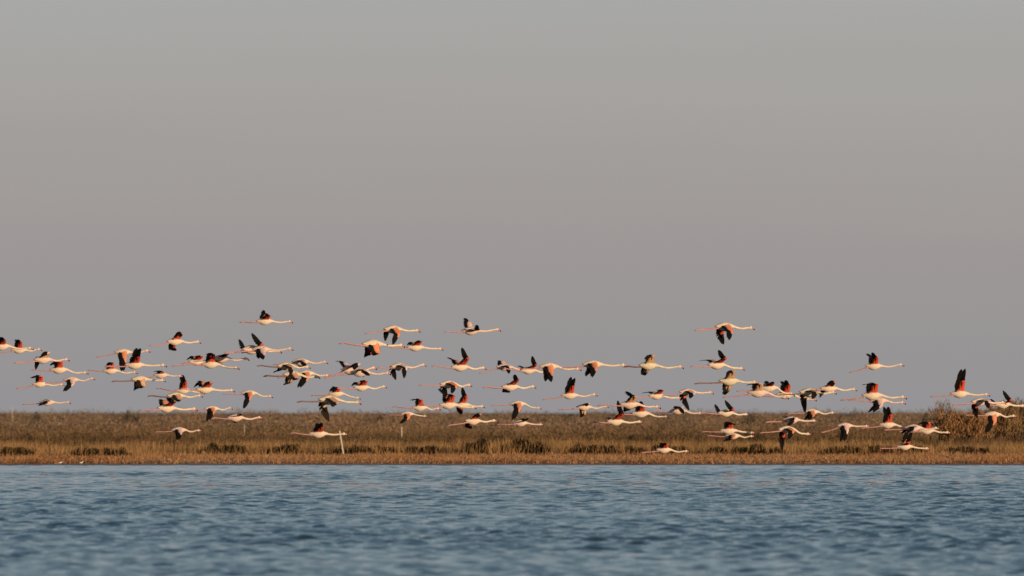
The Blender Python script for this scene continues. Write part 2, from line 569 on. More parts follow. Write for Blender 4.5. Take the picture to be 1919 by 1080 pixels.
def shaded_tussock(px, w_px, h, d, col, lab):
    """a dense low tussock, shade put into its dark colour, with a ragged, nearly level top"""
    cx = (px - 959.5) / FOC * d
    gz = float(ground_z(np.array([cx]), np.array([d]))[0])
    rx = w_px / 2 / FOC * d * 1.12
    root = link('shade_tussock', None, label=lab, cat='bush', group='shade-coloured tussocks in the sedge belt', loc=(cx, d, gz))
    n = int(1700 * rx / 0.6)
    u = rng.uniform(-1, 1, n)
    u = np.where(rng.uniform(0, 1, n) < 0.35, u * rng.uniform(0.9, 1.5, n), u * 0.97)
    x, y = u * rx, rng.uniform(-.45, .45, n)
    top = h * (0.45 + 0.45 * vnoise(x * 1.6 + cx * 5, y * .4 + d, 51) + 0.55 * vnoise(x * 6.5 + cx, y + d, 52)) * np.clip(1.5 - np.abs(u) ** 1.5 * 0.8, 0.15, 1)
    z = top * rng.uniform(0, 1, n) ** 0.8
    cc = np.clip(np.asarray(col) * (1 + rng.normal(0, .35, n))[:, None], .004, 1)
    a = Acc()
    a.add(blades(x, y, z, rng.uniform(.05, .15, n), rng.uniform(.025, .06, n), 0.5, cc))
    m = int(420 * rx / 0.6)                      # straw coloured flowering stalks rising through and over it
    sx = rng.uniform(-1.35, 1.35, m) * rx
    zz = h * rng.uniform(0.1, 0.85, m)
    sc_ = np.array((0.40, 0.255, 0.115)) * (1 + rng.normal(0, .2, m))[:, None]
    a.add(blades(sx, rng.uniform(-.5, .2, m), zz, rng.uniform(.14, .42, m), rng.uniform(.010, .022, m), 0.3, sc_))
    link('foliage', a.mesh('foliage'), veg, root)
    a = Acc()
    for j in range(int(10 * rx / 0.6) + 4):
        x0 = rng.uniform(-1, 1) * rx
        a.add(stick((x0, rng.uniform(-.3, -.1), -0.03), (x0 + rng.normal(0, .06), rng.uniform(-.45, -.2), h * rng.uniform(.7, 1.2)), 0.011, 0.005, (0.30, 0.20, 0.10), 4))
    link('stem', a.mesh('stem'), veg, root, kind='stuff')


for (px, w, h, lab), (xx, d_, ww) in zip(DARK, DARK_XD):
    shaded_tussock(px, w, h * 0.80, d_, (0.050, 0.041, 0.022), lab)  # shade beneath the straw tops, painted as near-black blades
for px, w, base, h, lab in [(138, 30, 828, .5, 'dull dark bush in the scrub above the long shade-coloured tussock'),
                            (315, 34, 830, .5, 'olive dark bush just below the low flamingo with its wing down'),
                            (10, 24, 838, .4, 'dark bush cut by the left edge of the picture')]:
    if lab:
        d = FOC * (CAM_H - 0.27) / (base - HOR)
        bush('marsh_bush', px, base, w, h, d, (0.045, 0.045, 0.022), lab, 'dark bushes in the brown scrub', 600, 0.08, 0.2)
# rounded bushes breaking the skyline
SKYL = [(68, 30, 'small skyline bush left of the lowest gliding flamingo', 1.95), (120, 16, 'tiny skyline bush under the bill of the lowest gliding flamingo', 1.93),
        (240, 36, 'low skyline bush left of the flamingo wheeling down to the scrub', 2.02), (258, 26, 'skyline bush beside the flamingo wheeling down to the scrub', 2.05),
        (517, 36, 'dark skyline bush below the cluster of four flamingos', 2.0), (588, 40, 'long skyline bush left of the big drooping dark wing', 1.96),
        (712, 26, 'skyline bush between the drooping dark wing and the small red flamingo', 1.95), (1062, 30, 'skyline bush left of the flamingo with one wing hanging', 1.9),
        (1405, 36, 'skyline bush right of the flamingo crossing the horizon with wings raised', 1.95), (1578, 40, 'skyline bush above the white-fronted flamingo', 1.95),
        (1735, 18, 'small skyline bush beside the bare tamarisk', 2.0)]
for i, (px, w, lab, h) in enumerate(SKYL):
    bush('skyline_bush', px, 0, w, (h - 0.3) * 0.84, 840 + 37 * (i % 4), (0.13, 0.115, 0.085), lab, 'bushes on the skyline', 900, 0.13, 0.2, stems=3)


def tamarisk(px, d, h, wpx, nst, col, lab, leaf, ltri=1500, spread=0.5):
    cx = (px - 959.5) / FOC * d
    gz = float(ground_z(np.array([cx]), np.array([d]))[0])
    w = wpx / FOC * d
    root = link('tamarisk_shrub', None, label=lab, cat='shrub', group='tall shrubs at the end of the scrub', loc=(cx, d, gz))
    st, cr = Acc(), Acc()
    for j in range(nst):
        a = rng.uniform(-1, 1) * spread
        top = np.array([a * w, rng.uniform(-.4, .4), h * rng.uniform(0.6, 1.0) * (1 - 0.25 * abs(a))])
        mid = np.array([a * w * 0.35, top[1] * .4, top[2] * 0.5])
        st.add(stick((a * .15, 0, -0.05), mid, 0.022, 0.014, (0.16, 0.10, 0.065)))
        st.add(stick(mid, top, 0.014, 0.004, (0.20, 0.13, 0.085)))
        for b_ in range(5):
            f = rng.uniform(0.2, 0.95)
            p = mid * (1 - f) + top * f
            q_ = p + np.array([rng.normal(0, .14), rng.normal(0, .14), rng.uniform(.1, .32)])
            st.add(stick(p, q_, 0.007, 0.003, (0.22, 0.15, 0.10), 4))
            m = max(2, int(leaf * ltri / nst / 5))
            pts = p + (q_ - p) * rng.uniform(0, 1.1, (m, 1)) + rng.normal(0, 0.06, (m, 3))
            cc = np.clip(np.asarray(col) * (1 + rng.normal(0, .28, m))[:, None], .01, 1)
            cr.add(blades(pts[:, 0], pts[:, 1], pts[:, 2], rng.uniform(.05, .15, m), rng.uniform(.015, .04, m), 0.5, cc))
    link('stem', st.mesh('stem'), veg, root, kind='stuff')
    link('crown', cr.mesh('crown'), veg, root)


tamarisk(1766, 478, 2.35, 44, 14, (0.30, 0.21, 0.135), 'bare wispy tamarisk standing above the skyline under the tallest raised wing', 0.5, 2400, 0.5)
tamarisk(1806, 474, 1.72, 120, 70, (0.38, 0.235, 0.115), 'rounded orange brown tamarisk right of the bare wispy one', 1.0, 14000, 0.5)
tamarisk(1858, 476, 1.85, 110, 60, (0.33, 0.225, 0.115), 'dull brown tamarisk between the orange one and the right edge', 1.0, 12000, 0.5)
tamarisk(1908, 478, 2.20, 120, 70, (0.31, 0.22, 0.115), 'tallest olive tamarisk at the right edge', 1.0, 15000, 0.5)


# ------------------------------------------------------------------ posts
pm = mat('weathered_post', (0.50, 0.42, 0.34), 0.8, 0.2, 0.18, 14)


def post(px0, py0, px1, py1, d, r, lab):
    """a slim round stake with a chamfered head: (px0,py0) top, (px1,py1) foot"""
    T = np.array(at(px0, py0, d)); B = np.array(at(px1, py1, d))
    B[2] = min(B[2], float(ground_z(np.array([B[0]]), np.array([d]))[0])) - 0.05
    ax = T - B
    L = np.linalg.norm(ax)
    prof = [(0, r), (L * .33, r * .97), (L * .66, r * .94), (L - r * .7, r * .92), (L - 0.004, r * .55), (L, r * 0.1)]
    n = 10
    V, Q = [], []
    for k, (z, rr) in enumerate(prof):
        for i in range(n):
            a = i / n * 2 * math.pi
            c = B + ax / L * z
            V.append((c[0] - B[0] + math.cos(a) * rr, c[1] - B[1] + math.sin(a) * rr, c[2] - B[2]))
    for k in range(len(prof) - 1):
        for i in range(n):
            j = (i + 1) % n
            Q.append((k * n + i, k * n + j, (k + 1) * n + j, (k + 1) * n + i))
    link('post', np_mesh('post', V, Q, smooth=True), pm, label=lab, cat='post', group='stakes standing in the marsh', loc=tuple(B))


post(636, 808, 645, 853, 441.0, 0.036, 'pale leaning stake standing in the sedge')
post(23, 762, 23.5, 784, 840.0, 0.022, 'thin upright stake at the skyline by the left edge')
post(752.5, 801, 753, 813, 520.0, 0.028, 'short pale stake right of the leaning one, half hidden in scrub')
post(458, 796, 458, 812, 560.0, 0.014, 'short grey stake below the wings-level flamingo over the scrub')

# ------------------------------------------------------------------ tiny waders at the waterline
wad_w = mat('wader_white', (0.7, 0.66, 0.6), 0.8, 0.2)
wad_d = mat('wader_dark', (0.05, 0.045, 0.04), 0.8, 0.2)


def tube(path, n=8, cap=True):
    """rings (x, y, z, ry, rz) along a path lying mostly in the xz plane -> verts, quads"""
    V, Q = [], []
    P = np.array([p[:3] for p in path], float)
    for k, (x, y, z, ry, rz) in enumerate(path):
        d = P[min(k + 1, len(P) - 1)] - P[max(k - 1, 0)]
        d /= np.linalg.norm(d) + 1e-9
        up = np.array([-d[2], 0, d[0]])
        up /= np.linalg.norm(up) + 1e-9
        sd = np.cross(up, d)
        for i in range(n):
            a = i / n * 2 * math.pi
            V.append(P[k] + sd * math.cos(a) * ry + up * math.sin(a) * rz)
    m = len(path)
    for k in range(m - 1):
        for i in range(n):
            j = (i + 1) % n
            Q.append((k * n + i, k * n + j, (k + 1) * n + j, (k + 1) * n + i))
    F = list(Q)
    if cap:
        F.append(tuple(range(n - 1, -1, -1)))
        F.append(tuple((m - 1) * n + i for i in range(n)))
    return V, F


def poly(name, V, F, mats, mi=None, parent=None, smooth=True, **kw):
    me = bpy.data.meshes.new(name)
    me.from_pydata([tuple(v) for v in V], [], F)
    if smooth:
        me.polygons.foreach_set('use_smooth', [True] * len(me.polygons))
    o = link(name, me, mats, parent, **kw)
    if mi is not None:
        me.polygons.foreach_set('material_index', mi)
    me.update()
    return o


def wader(px, d, m, s, lab):
    x = (px - 959.5) / FOC * d
    z = 0.0
    V, F = tube([(-.11, 0, .085, .008, .006), (-.07, 0, .09, .03, .024), (0, 0, .09, .045, .04), (.05, 0, .10, .036, .035),
                 (.075, 0, .125, .02, .02), (.09, 0, .145, .024, .022), (.115, 0, .148, .014, .013), (.13, 0, .145, .005, .004), (.155, 0, .142, .002, .002)])
    nb = len(V)
    for sy in (-.015, .015):
        v, f = tube([(0.0, sy, .06, .004, .004), (0.005, sy, .03, .0035, .0035), (0.0, sy, -.03, .0035, .0035)], 5)
        F += [tuple(i + len(V) for i in q_) for q_ in f]
        V = list(V) + list(v)
    o = poly('wader', np.array(V) * s, F, m, label=lab, cat='bird', group='tiny waders at the waterline')
    o.location = (x, d, z + 0.04)


wader(113, 399.2, wad_w, 0.6, 'tiny white wader alone at the waterline')
wader(152, 399.0, wad_w, 0.65, 'tiny white wader next to the darker ones at the waterline')
wader(159, 399.3, wad_d, 0.75, 'tiny dark wader nearest the white one of the group')
wader(172, 399.2, wad_d, 0.7, 'tiny dark wader at the far end of the group')

# ------------------------------------------------------------------ flamingos
M = {
    'white': mat('plumage_white', (0.66, 0.515, 0.40), 0.85, 0.1, 0.14, 16),
    'blush': mat('plumage_blush', (0.64, 0.465, 0.385), 0.85, 0.1, 0.16, 16),
    'cream': mat('plumage_cream', (0.60, 0.49, 0.36), 0.85, 0.1, 0.18, 16),
    'leg': mat('leg_pink', (0.45, 0.215, 0.20), 0.55, 0.3),
    'legdull': mat('leg_dull', (0.19, 0.10, 0.09), 0.6, 0.3),
    'bill': mat('bill_pink', (0.46, 0.20, 0.19), 0.45, 0.4),
    'black': mat('flight_feather_black', (0.010, 0.008, 0.008), 0.9, 0.04),
    'brown': mat('flight_feather_brown', (0.022, 0.016, 0.012), 0.9, 0.04),
    'red_u': mat('underwing_red', (0.60, 0.075, 0.035), 0.75, 0.15, 0.12, 14),
    'red_o': mat('upperwing_rose', (0.68, 0.24, 0.125), 0.75, 0.15, 0.15, 14),
    'red_d': mat('covert_dark_red', (0.20, 0.028, 0.02), 0.8, 0.1, 0.2, 14),
    'pale_u': mat('underwing_pale', (0.66, 0.36, 0.20), 0.75, 0.15, 0.15, 14),
    'pale_o': mat('upperwing_pale', (0.70, 0.47, 0.42), 0.75, 0.15, 0.15, 14),
    'tan_u': mat('underwing_tan', (0.52, 0.31, 0.18), 0.75, 0.15, 0.2, 14),
    'tan_o': mat('upperwing_tan', (0.58, 0.31, 0.20), 0.75, 0.15, 0.2, 14),
}
PAL = {'r': ('white', 'leg', 'red_u', 'red_o', 'black'), 'p': ('blush', 'leg', 'pale_u', 'pale_o', 'black'),
       't': ('cream', 'legdull', 'tan_u', 'tan_o', 'brown'), 'b': ('blush', 'leg', 'red_u', 'pale_o', 'black')}


ARM, HAND, PRIM = 0.36, 0.14, 0.27


def wdir(side, e, sw):
    return np.array([-math.sin(sw), side * math.cos(e) * math.cos(sw), math.sin(e) * math.cos(sw)])


def fit_wing(side, p1, p2, psw, sw1, yaw, tx, tz):
    """arm and hand angles that bring the wingtip to (tx, tz) across and above the body, staying near the given pose"""
    best = None
    cy, sy = math.cos(R(yaw)), math.sin(R(yaw))
    for a in range(-28, 29, 7):
        for b_ in range(-70, 71, 10):
            for g in range(-30, 51, 10):
                e1, e2 = p1 + a, p2 + b_
                if abs(e1) > 82 or abs(e2) > 92 or abs(e2 - e1) > 75:
                    continue
                p = np.array([.085, side * .065, .045]) + wdir(side, R(e1), R(sw1)) * (ARM + HAND * .4) + wdir(side, R(e2), R(g)) * (HAND * .6 + PRIM)
                x = p[0] * cy - p[1] * sy
                c = ((x - tx) ** 2 + (p[2] - tz) ** 2) * 900 + (a / 28) ** 2 * .5 + (b_ / 60) ** 2 * .7 + ((g - min(psw, 14)) / 35) ** 2 * .8
                if best is None or c < best[0]:
                    best = (c, e1, e2, g)
    return best[1:]


def wing(parent, side, e1, e2, sw1, sw2, twist, s, pal, rnd):
    """side -1: the wing towards the bird's right. Coverts (upper and under side) with the flight feathers as a child."""
    f = np.array([1.0, 0, 0]); sd = np.array([0, float(side), 0]); upv = np.array([0, 0, 1.0])
    N = 13
    arm, hand = ARM, HAND
    pts, dirs, nrm, chd = [], [], [], []
    p = np.array([0.085, side * 0.065, 0.045])
    step = (arm + hand) / (N - 1)
    for i in range(N):
        u = i / (N - 1)
        k = np.clip((u - 0.42) / 0.30, 0, 1)
        k = k * k * (3 - 2 * k)
        e = R(e1 + (e2 - e1) * k)
        sw = R(sw1 + (sw2 - sw1) * k)
        d = sd * math.cos(e) * math.cos(sw) + upv * math.sin(e) * math.cos(sw) - f * math.sin(sw)
        n = np.cross(d, f) if side < 0 else np.cross(f, d)
        n /= np.linalg.norm(n)
        c = -f - d * np.dot(-f, d) * 0.75          # trailing direction, mostly aft
        c /= np.linalg.norm(c)
        tw = R(twist)
        c = c * math.cos(tw) - n * math.sin(tw)
        pts.append(p.copy()); dirs.append(d); nrm.append(n); chd.append(c)
        p = p + d * step
    V, F, mi = [], [], []
    for i in range(N):
        u = i / (N - 1)
        ch = np.interp(u, [0, .1, .5, .75, 1], [.25, .22, .18, .115, .045])
        th = np.interp(u, [0, .15, .6, 1], [.036, .026, .017, .006])
        L = pts[i] - chd[i] * np.interp(u, [0, .3, 1], [.035, .03, .01])
        for a, b_ in ((0, 0), (.18, .8), (.55, .75), (1, .05), (.6, -.35), (.2, -.5)):
            V.append(L + chd[i] * ch * a + nrm[i] * th * b_ - nrm[i] * 0.02 * a * a)
    for i in range(N - 1):
        for j in range(6):
            k = (j + 1) % 6
            q_ = (i * 6 + j, i * 6 + k, (i + 1) * 6 + k, (i + 1) * 6 + j)
            F.append(q_ if side < 0 else q_[::-1])
            # last third of the hand is dark on both faces
            mi.append(3 if i < 1 else (2 if i > (10 if j < 3 else 8) else (0 if j < 3 else (4 if j == 3 and i > 1 else 1))))
    F.append(tuple((N - 1) * 6 + j for j in range(6)))
    mi.append(2)
    F.append(tuple(range(5, -1, -1)))
    mi.append(0)
    V = np.array(V) * s
    w = poly('wing', V, F, [M[pal[3]], M[pal[2]], M[pal[4]], M[pal[0]], M['red_d' if pal[2] == 'red_u' else pal[2]]], mi, parent)
    # flight feathers: secondaries along the arm, primaries fanned from the hand
    FV, FF = [], []

    def feather(b0, dr, nn, ln, wd):
        t = np.cross(dr, nn)
        t /= np.linalg.norm(t)
        base = len(FV)
        for a, ww, dz in ((0, .6, 0), (.45, 1.0, .012), (.82, .8, .010), (1.0, .12, -.008)):
            c = b0 + dr * ln * a + nn * dz
            FV.append(c - t * wd * .5 * ww)
            FV.append(c + t * wd * .5 * ww)
        for a in range(3):
            FF.append((base + 2 * a, base + 2 * a + 1, base + 2 * a + 3, base + 2 * a + 2))

    ns_, npr = 9, 10
    for k in range(ns_):
        u = 0.06 + 0.52 * k / (ns_ - 1)
        x = u * (N - 1)
        i = int(x); g = x - i
        b0 = pts[i] * (1 - g) + pts[i + 1] * g + chd[i] * 0.05 - nrm[i] * (0.012 + 0.001 * k)
        dr = chd[i] + dirs[i] * (0.10 + 0.5 * k / ns_) + nrm[i] * rnd.uniform(-.03, .03)
        dr /= np.linalg.norm(dr)
        feather(b0, dr, nrm[i], (0.165 + 0.015 * math.sin(k * .5)) * rnd.uniform(.95, 1.05), 0.080)
    for k in range(npr):
        q_ = k / (npr - 1)
        u = 0.60 + 0.40 * q_
        x = min(u * (N - 1), N - 1.001)
        i = int(x); g = x - i
        b0 = pts[i] * (1 - g) + pts[i + 1] * g + chd[i] * 0.03 * (1 - q_) - nrm[i] * (0.008 - 0.001 * k)
        al = R(40 + 48 * q_)
        dr = chd[i] * math.cos(al) + dirs[i] * math.sin(al) + nrm[i] * rnd.uniform(-.03, .03) + nrm[i] * 0.06 * q_
        dr /= np.linalg.norm(dr)
        feather(b0, dr, nrm[i], np.interp(q_, [0, .5, .85, 1], [.18, .225, .275, .27]) * rnd.uniform(.97, 1.03), 0.060)
    poly('flight_feathers', np.array(FV) * s, FF, M[pal[4]], None, w)
    return w


BIRD_N = [0]


def flamingo(tips, cx, cy, bx, by, fx, fy, n1, n2, far=None, yaw=20, sw=(-8, 10), tw=0, pal='r', dd=0.0, label=''):
    BIRD_N[0] += 1
    if len(tips) == 2:                       # far wing hidden behind the near one: seen nearly side on
        yaw = max(-6, min(yaw * 0.4, 6))
    rnd = random.Random(BIRD_N[0] * 17)
    cyaw = math.cos(R(yaw))
    lenpx = math.hypot(bx - fx, by - fy)
    ppm = lenpx / (1.66 * cyaw)
    D = min(max(FOC / ppm, 316.0), 366.0) + dd + rnd.uniform(-1.5, 1.5)
    s = FOC / ppm / D
    s = 1.0 / s                              # bird size relative to a 1.66 m bird: >1 larger
    s = (lenpx / (FOC / D)) / (1.66 * cyaw)
    ppm = FOC / D
    loc = at(cx, cy, D)
    pal = PAL[pal]
    # local metres (before the yaw foreshortening), divided by s so that the body template keeps its size
    bxm, bzm = (bx - cx) / ppm / cyaw / s, (cy - by) / ppm / s
    fxm, fzm = (fx - cx) / ppm / cyaw / s, (cy - fy) / ppm / s
    bxm = max(bxm, 0.56)
    fxm = min(fxm, -0.50)
    # body, neck and head: one tapered skin
    hd = np.array([bxm - 0.135, bzm + 0.022])
    sl0 = np.array([0.25, -0.005])
    path = [(-.265, 0, .012, .035, .008), (-.225, 0, .010, .055, .028), (-.155, 0, .002, .085, .070), (-.07, 0, -.006, .112, .108),
            (.01, 0, -.010, .120, .122), (.085, 0, -.006, .106, .110), (.15, 0, 0, .076, .080), (.20, 0, .002, .052, .055), (.25, 0, -.003, .038, .040)]
    sag = rnd.uniform(0.015, 0.055) + max(0, bzm) * 0.25
    m = 9
    for i in range(1, m):
        q_ = i / m
        x = sl0[0] + (hd[0] - 0.03 - sl0[0]) * q_
        z = sl0[1] + (hd[1] - sl0[1]) * (q_ ** 1.15) - sag * math.sin(math.pi * min(q_ * 1.05, 1)) ** 1.2
        r = 0.031 - 0.007 * q_
        path.append((x, 0, z, r * .92, r))
    path += [(hd[0] - .02, 0, hd[1] - .002, .027, .029), (hd[0] + .005, 0, hd[1] + .004, .040, .046), (hd[0] + .03, 0, hd[1] + .003, .037, .042),
             (hd[0] + .05, 0, hd[1] - .003, .024, .027)]
    V, F = tube(path, 10)
    V = list(V)
    mi = [0] * len(F)
    # legs trailing straight behind, each with its ankle joint and closed webbed foot
    for sy in (-.022, .022):
        off = rnd.uniform(-.012, .012)
        a = np.array([-.16, sy, -.035]); b_ = np.array([fxm + .13, sy * .8, fzm + off + 0.008])
        lp = []
        for q_ in (0, .12, .3, .44, .48, .52, .7, .9, 1.0):
            c = a + (b_ - a) * q_
            c[2] -= 0.012 * math.sin(math.pi * q_)
            r = np.interp(q_, [0, .12, .3, .44, .48, .52, .9, 1], [.036, .024, .0175, .0165, .021, .0155, .0145, .015])
            lp.append((c[0], c[1], c[2], r, r))
        lp += [(fxm + .085, sy * .8, fzm + off, .020, .015), (fxm + .045, sy * .8, fzm + off - .006, .022, .012), (fxm, sy * .8, fzm + off - .012, .006, .005)]
        v, f_ = tube(lp, 6)
        F += [tuple(i + len(V) for i in q_) for q_ in f_]
        V += list(v)
        mi += [1] * len(f_)
    # feathered thighs keep the plumage colour on the first ring
    root = poly('flamingo', np.array(V) * s, F, [M[pal[0]], M[pal[1]]], mi, None, label=label, cat='flamingo', group='flamingos flying over the lagoon')
    root.location = loc
    root.rotation_euler = (0, 0, R(yaw))
    # bill: down-bent, black tipped
    v, f_ = tube([(hd[0] + .040, 0, hd[1] - .002, .023, .028), (hd[0] + .070, 0, hd[1] - .006, .020, .026), (hd[0] + .092, 0, hd[1] - .016, .018, .024),
                  (hd[0] + .108, 0, hd[1] - .031, .013, .016)], 8)
    bl = poly('bill', np.array(v) * s, f_, M['bill'], None, root)
    v, f_ = tube([(hd[0] + .104, 0, hd[1] - .026, .0145, .0205), (hd[0] + .122, 0, hd[1] - .047, .011, .015), (hd[0] + .130, 0, hd[1] - .062, .004, .004)], 8)
    poly('bill_tip', np.array(v) * s, f_, M['black'], None, bl)
    k = 1 / ppm / s
    e1, e2, g = fit_wing(-1, n1, n2, sw[1], sw[0], yaw, (tips[0] - cx) * k, (cy - tips[1]) * k)
    wing(root, -1, e1, e2, sw[0], g, tw, s, pal, rnd)
    fr = far or (e1 + rnd.uniform(-4, 4), e2 + rnd.uniform(-5, 5))
    if len(tips) == 4:
        fr = fit_wing(1, fr[0], fr[1], g, sw[0], yaw, (tips[2] - cx) * k, (cy - tips[3]) * k)
        g = fr[2]
    wing(root, 1, fr[0], fr[1], sw[0], g, tw, s, pal, rnd)
    return root


B = flamingo
# rows: body centre, bill tip, feet in photo pixels; near wing arm/hand elevation; far wing; heading; sweep; palette (first: pixel of the near and, where it shows apart, the far wingtip)
B((8, 632), 2, 650, 63, 655, -46, 657, 38, 50, None, 20, (-5, 20), 0, 'r', 3, 'flamingo cut off by the left edge, dark wings raised')
B((38, 636), 35, 657, 79, 657, -16, 664, 62, 40, None, 14, (0, 45), 0, 'r', -3, 'flamingo with folded red wings, second from the left edge in the upper row')
B((82, 664, 68, 687), 80, 675, 130, 676, 27, 681, 28, 5, (15, -45), 22, (-5, 15), 0, 'p', 0, 'pale flamingo with one small wingtip showing under its belly, near the left edge')
B((105, 679), 110, 694, 166, 701, 59, 695, 58, 10, None, 12, (0, 30), 0, 'r', 0, 'flamingo with square red raised wing, just below the pale one near the left edge')
B((62, 706), 74, 721, 121, 723, 31, 729, 52, 30, None, 18, (0, 50), 0, 'r', 2, 'flamingo with backswept black wing, its head touching a wings-down bird near the left edge')
B((128, 735), 133, 713, 178, 712, 85, 719, -42, -68, None, 18, (0, 25), 0, 'b', -2, 'flamingo with black wings down, ahead of the backswept one near the left edge')
B((84, 760), 88, 755, 133, 756, 42, 759, 4, -10, None, 16, (-5, 10), 0, 'p', 0, 'pale gliding flamingo, lowest of those near the left edge')
B((235, 697), 230, 661, 282, 660, 181, 670, -42, -72, None, 20, (0, 20), 0, 'r', -4, 'flamingo with long wing down, crossing in front of a wings-up bird upper left')
B((265, 655), 252, 685, 313, 687, 196, 688, 42, 52, None, 26, (-5, 5), 0, 'r', 3, 'flamingo with slanted black wing up, under the head of the long wings-down one')
B((212, 678), 207, 696, 258, 700, 165, 695, 50, 30, None, 12, (0, 20), 0, 'r', 0, 'flamingo with short red and black wing up, left of the slanted-wing one')
B((343, 627, 327, 662), 328, 641, 376, 643, 280, 649, 32, 26, (-42, -58), 26, (-6, 4), 0, 'r', 0, 'banking flamingo, highest in the upper left, one wing up and one down')
B((299, 695), 301, 704, 343, 707, 254, 710, 18, 4, None, 14, (-5, 10), 0, 'p', 4, 'small flamingo with nearly level wings right of a tan wings-down one')
B((268, 733, 255, 737), 262, 712, 310, 715, 210, 716, -58, -74, None, 24, (0, 14), 0, 't', -3, 'tan flamingo with both narrow wings hanging, left of the small level-winged one')
B((347, 703), 343, 733, 384, 738, 293, 729, 60, 66, None, 12, (-5, 8), 0, 'r', 4, 'flamingo with tall pointed wing up, top of the knot of birds above the left scrub')
B((341, 757, 325, 760), 329, 743, 380, 744, 277, 743, -38, -50, None, 20, (0, 20), 0, 't', -12, 'flamingo with wings down, middle of the knot of birds above the left scrub')
B((322, 746, 303, 757), 312, 766, 370, 769, 262, 770, 34, 46, None, 24, (-5, 8), 0, 'r', -4, 'flamingo with dark wings up at the scrub line, bottom of the left knot')
B((372, 668, 352, 673), 368, 679, 417, 683, 323, 687, 28, 16, None, 20, (-5, 20), 0, 'r', 5, 'red-winged flamingo hidden in front by a wings-up neighbour, upper left trio')
B((397, 659), 394, 684, 449, 692, 341, 682, 52, 62, None, 12, (-5, 10), 0, 'r', -4, 'flamingo with black wing straight up, middle of the upper left trio')
B((425, 669, 408, 684), 414, 673, 467, 675, 364, 678, 16, 0, (-24, -40), 22, (-5, 15), 0, 'b', 2, 'foremost flamingo of the upper left trio, wings spread level')
B((390, 720, 366, 721), 384, 731, 440, 734, 336, 731, 34, 14, None, 22, (-5, 25), 0, 'r', 1, 'flamingo with low red wings, ahead of the left knot over the scrub')
B((398, 787, 390, 789), 396, 767, 436, 767, 352, 770, -50, -82, None, 10, (0, 25), 0, 'r', 0, 'flamingo with big orange red wing hanging across the scrub line')
B((455, 777, 440, 790), 441, 784, 492, 785, 396, 785, 6, 14, (-16, -24), 20, (-5, 5), 0, 'p', 0, 'small wings-level flamingo over the scrub left of the leaning stake')
B((339, 824), 335, 807, 378, 809, 289, 811, -40, -72, None, 12, (0, 14), 0, 'b', 0, 'flamingo with purplish wing down, lowest over the left scrub')
B((504, 590, 493, 582), 496, 603, 549, 605, 449, 605, 52, 76, None, 12, (-5, 30), 0, 'r', 0, 'topmost flamingo of the left half, alone with wings raised')
B((479, 630, 449, 647), 471, 656, 528, 661, 421, 662, 36, 52, None, 32, (-8, 6), 0, 'b', 4, 'flamingo with one wing up and the other swept back behind, under the topmost left one')
B((494, 677), 489, 656, 550, 656, 440, 661, -44, -66, None, 20, (0, 20), 0, 'b', -3, 'grey-backed flamingo with wing down, overlapping the swept-winged one')
B((576, 688), 563, 679, 615, 681, 512, 684, 10, -18, None, 20, (-5, 15), 0, 'p', 4, 'pale flamingo with level wings on top of the cluster of four')
B((550, 702, 514, 702), 535, 687, 582, 690, 482, 687, -34, -56, None, 26, (0, 20), 0, 't', -2, 'tan flamingo with wings down, rear bird of the cluster of four')
B((556, 716, 534, 728), 547, 703, 600, 709, 494, 706, -40, -70, None, 24, (0, 14), 0, 't', 1, 'tan flamingo hanging one long wing, bottom of the cluster of four')
B((567, 727), 573, 701, 619, 706, 520, 709, -48, -66, None, 18, (0, 16), 0, 'r', -5, 'pink flamingo with black wing down, foremost of the cluster of four')
B((464, 764), 466, 738, 512, 745, 418, 740, -44, -82, None, 10, (0, 24), 0, 'r', 0, 'lone flamingo with narrow wing straight down above the scrub, below the cluster')
B((632, 765, 612, 788), 616, 750, 677, 757, 557, 754, -40, -62, (-56, -84), 26, (0, 12), 0, 't', -3, 'tan flamingo with big dark wing drooping across the skyline')
B((628, 731), 630, 739, 676, 748, 583, 742, 55, 15, None, 16, (0, 40), 0, 'r', 4, 'flamingo with small folded dark wing just above the drooping-winged one')
B((606, 793), 596, 814, 652, 816, 543, 813, 42, 54, None, 18, (-5, 12), 0, 'r', -13, 'flamingo whose head crosses the leaning stake')
B((742, 646, 722, 634), 736, 618, 788, 622, 684, 626, -46, -72, None, 24, (0, 14), 0, 'r', 0, 'flamingo with orange wing down, higher of the two left of centre')
B((707, 673, 692, 674), 698, 646, 759, 650, 636, 645, -52, -74, None, 26, (0, 12), 0, 'r', 0, 'flamingo with both wings hanging, lower of the two left of centre')
B((666, 690, 630, 675), 655, 694, 706, 692, 608, 709, 26, 30, (44, 22), 34, (-5, 18), 0, 'b', 3, 'pink flamingo with one wing bent up behind, above a long level one')
B((694, 703), 674, 699, 733, 702, 616, 705, 8, -16, None, 22, (-5, 12), 0, 'p', -3, 'cream flamingo with level dark-edged wing below the bent-winged one')
B((763, 706, 740, 708), 747, 688, 799, 686, 706, 691, -36, -60, None, 30, (0, 10), 0, 'p', 0, 'pale flamingo with two wings hanging apart, right of the level one')
B((681, 714, 661, 720), 677, 727, 725, 727, 632, 729, 48, 18, None, 22, (0, 35), 0, 'r', 0, 'flamingo with cupped red wing, above the drooping-winged tan one')
B((789, 641, 766, 645), 778, 652, 831, 656, 731, 653, 36, 18, None, 18, (-5, 25), 0, 'r', 3, 'flamingo with dark red wings half raised, behind the head of a wings-hanging bird')
B((898, 613, 872, 595), 882, 621, 939, 620, 833, 623, 14, 20, (62, 72), 22, (-6, 22), 0, 'b', 0, 'topmost flamingo of the middle, one pink wing up and the other level')
B((872, 654, 839, 671), 862, 689, 912, 692, 809, 688, 48, 58, None, 26, (-6, 8), 0, 'r', 0, 'flamingo with wings in a wide V below the topmost middle one')
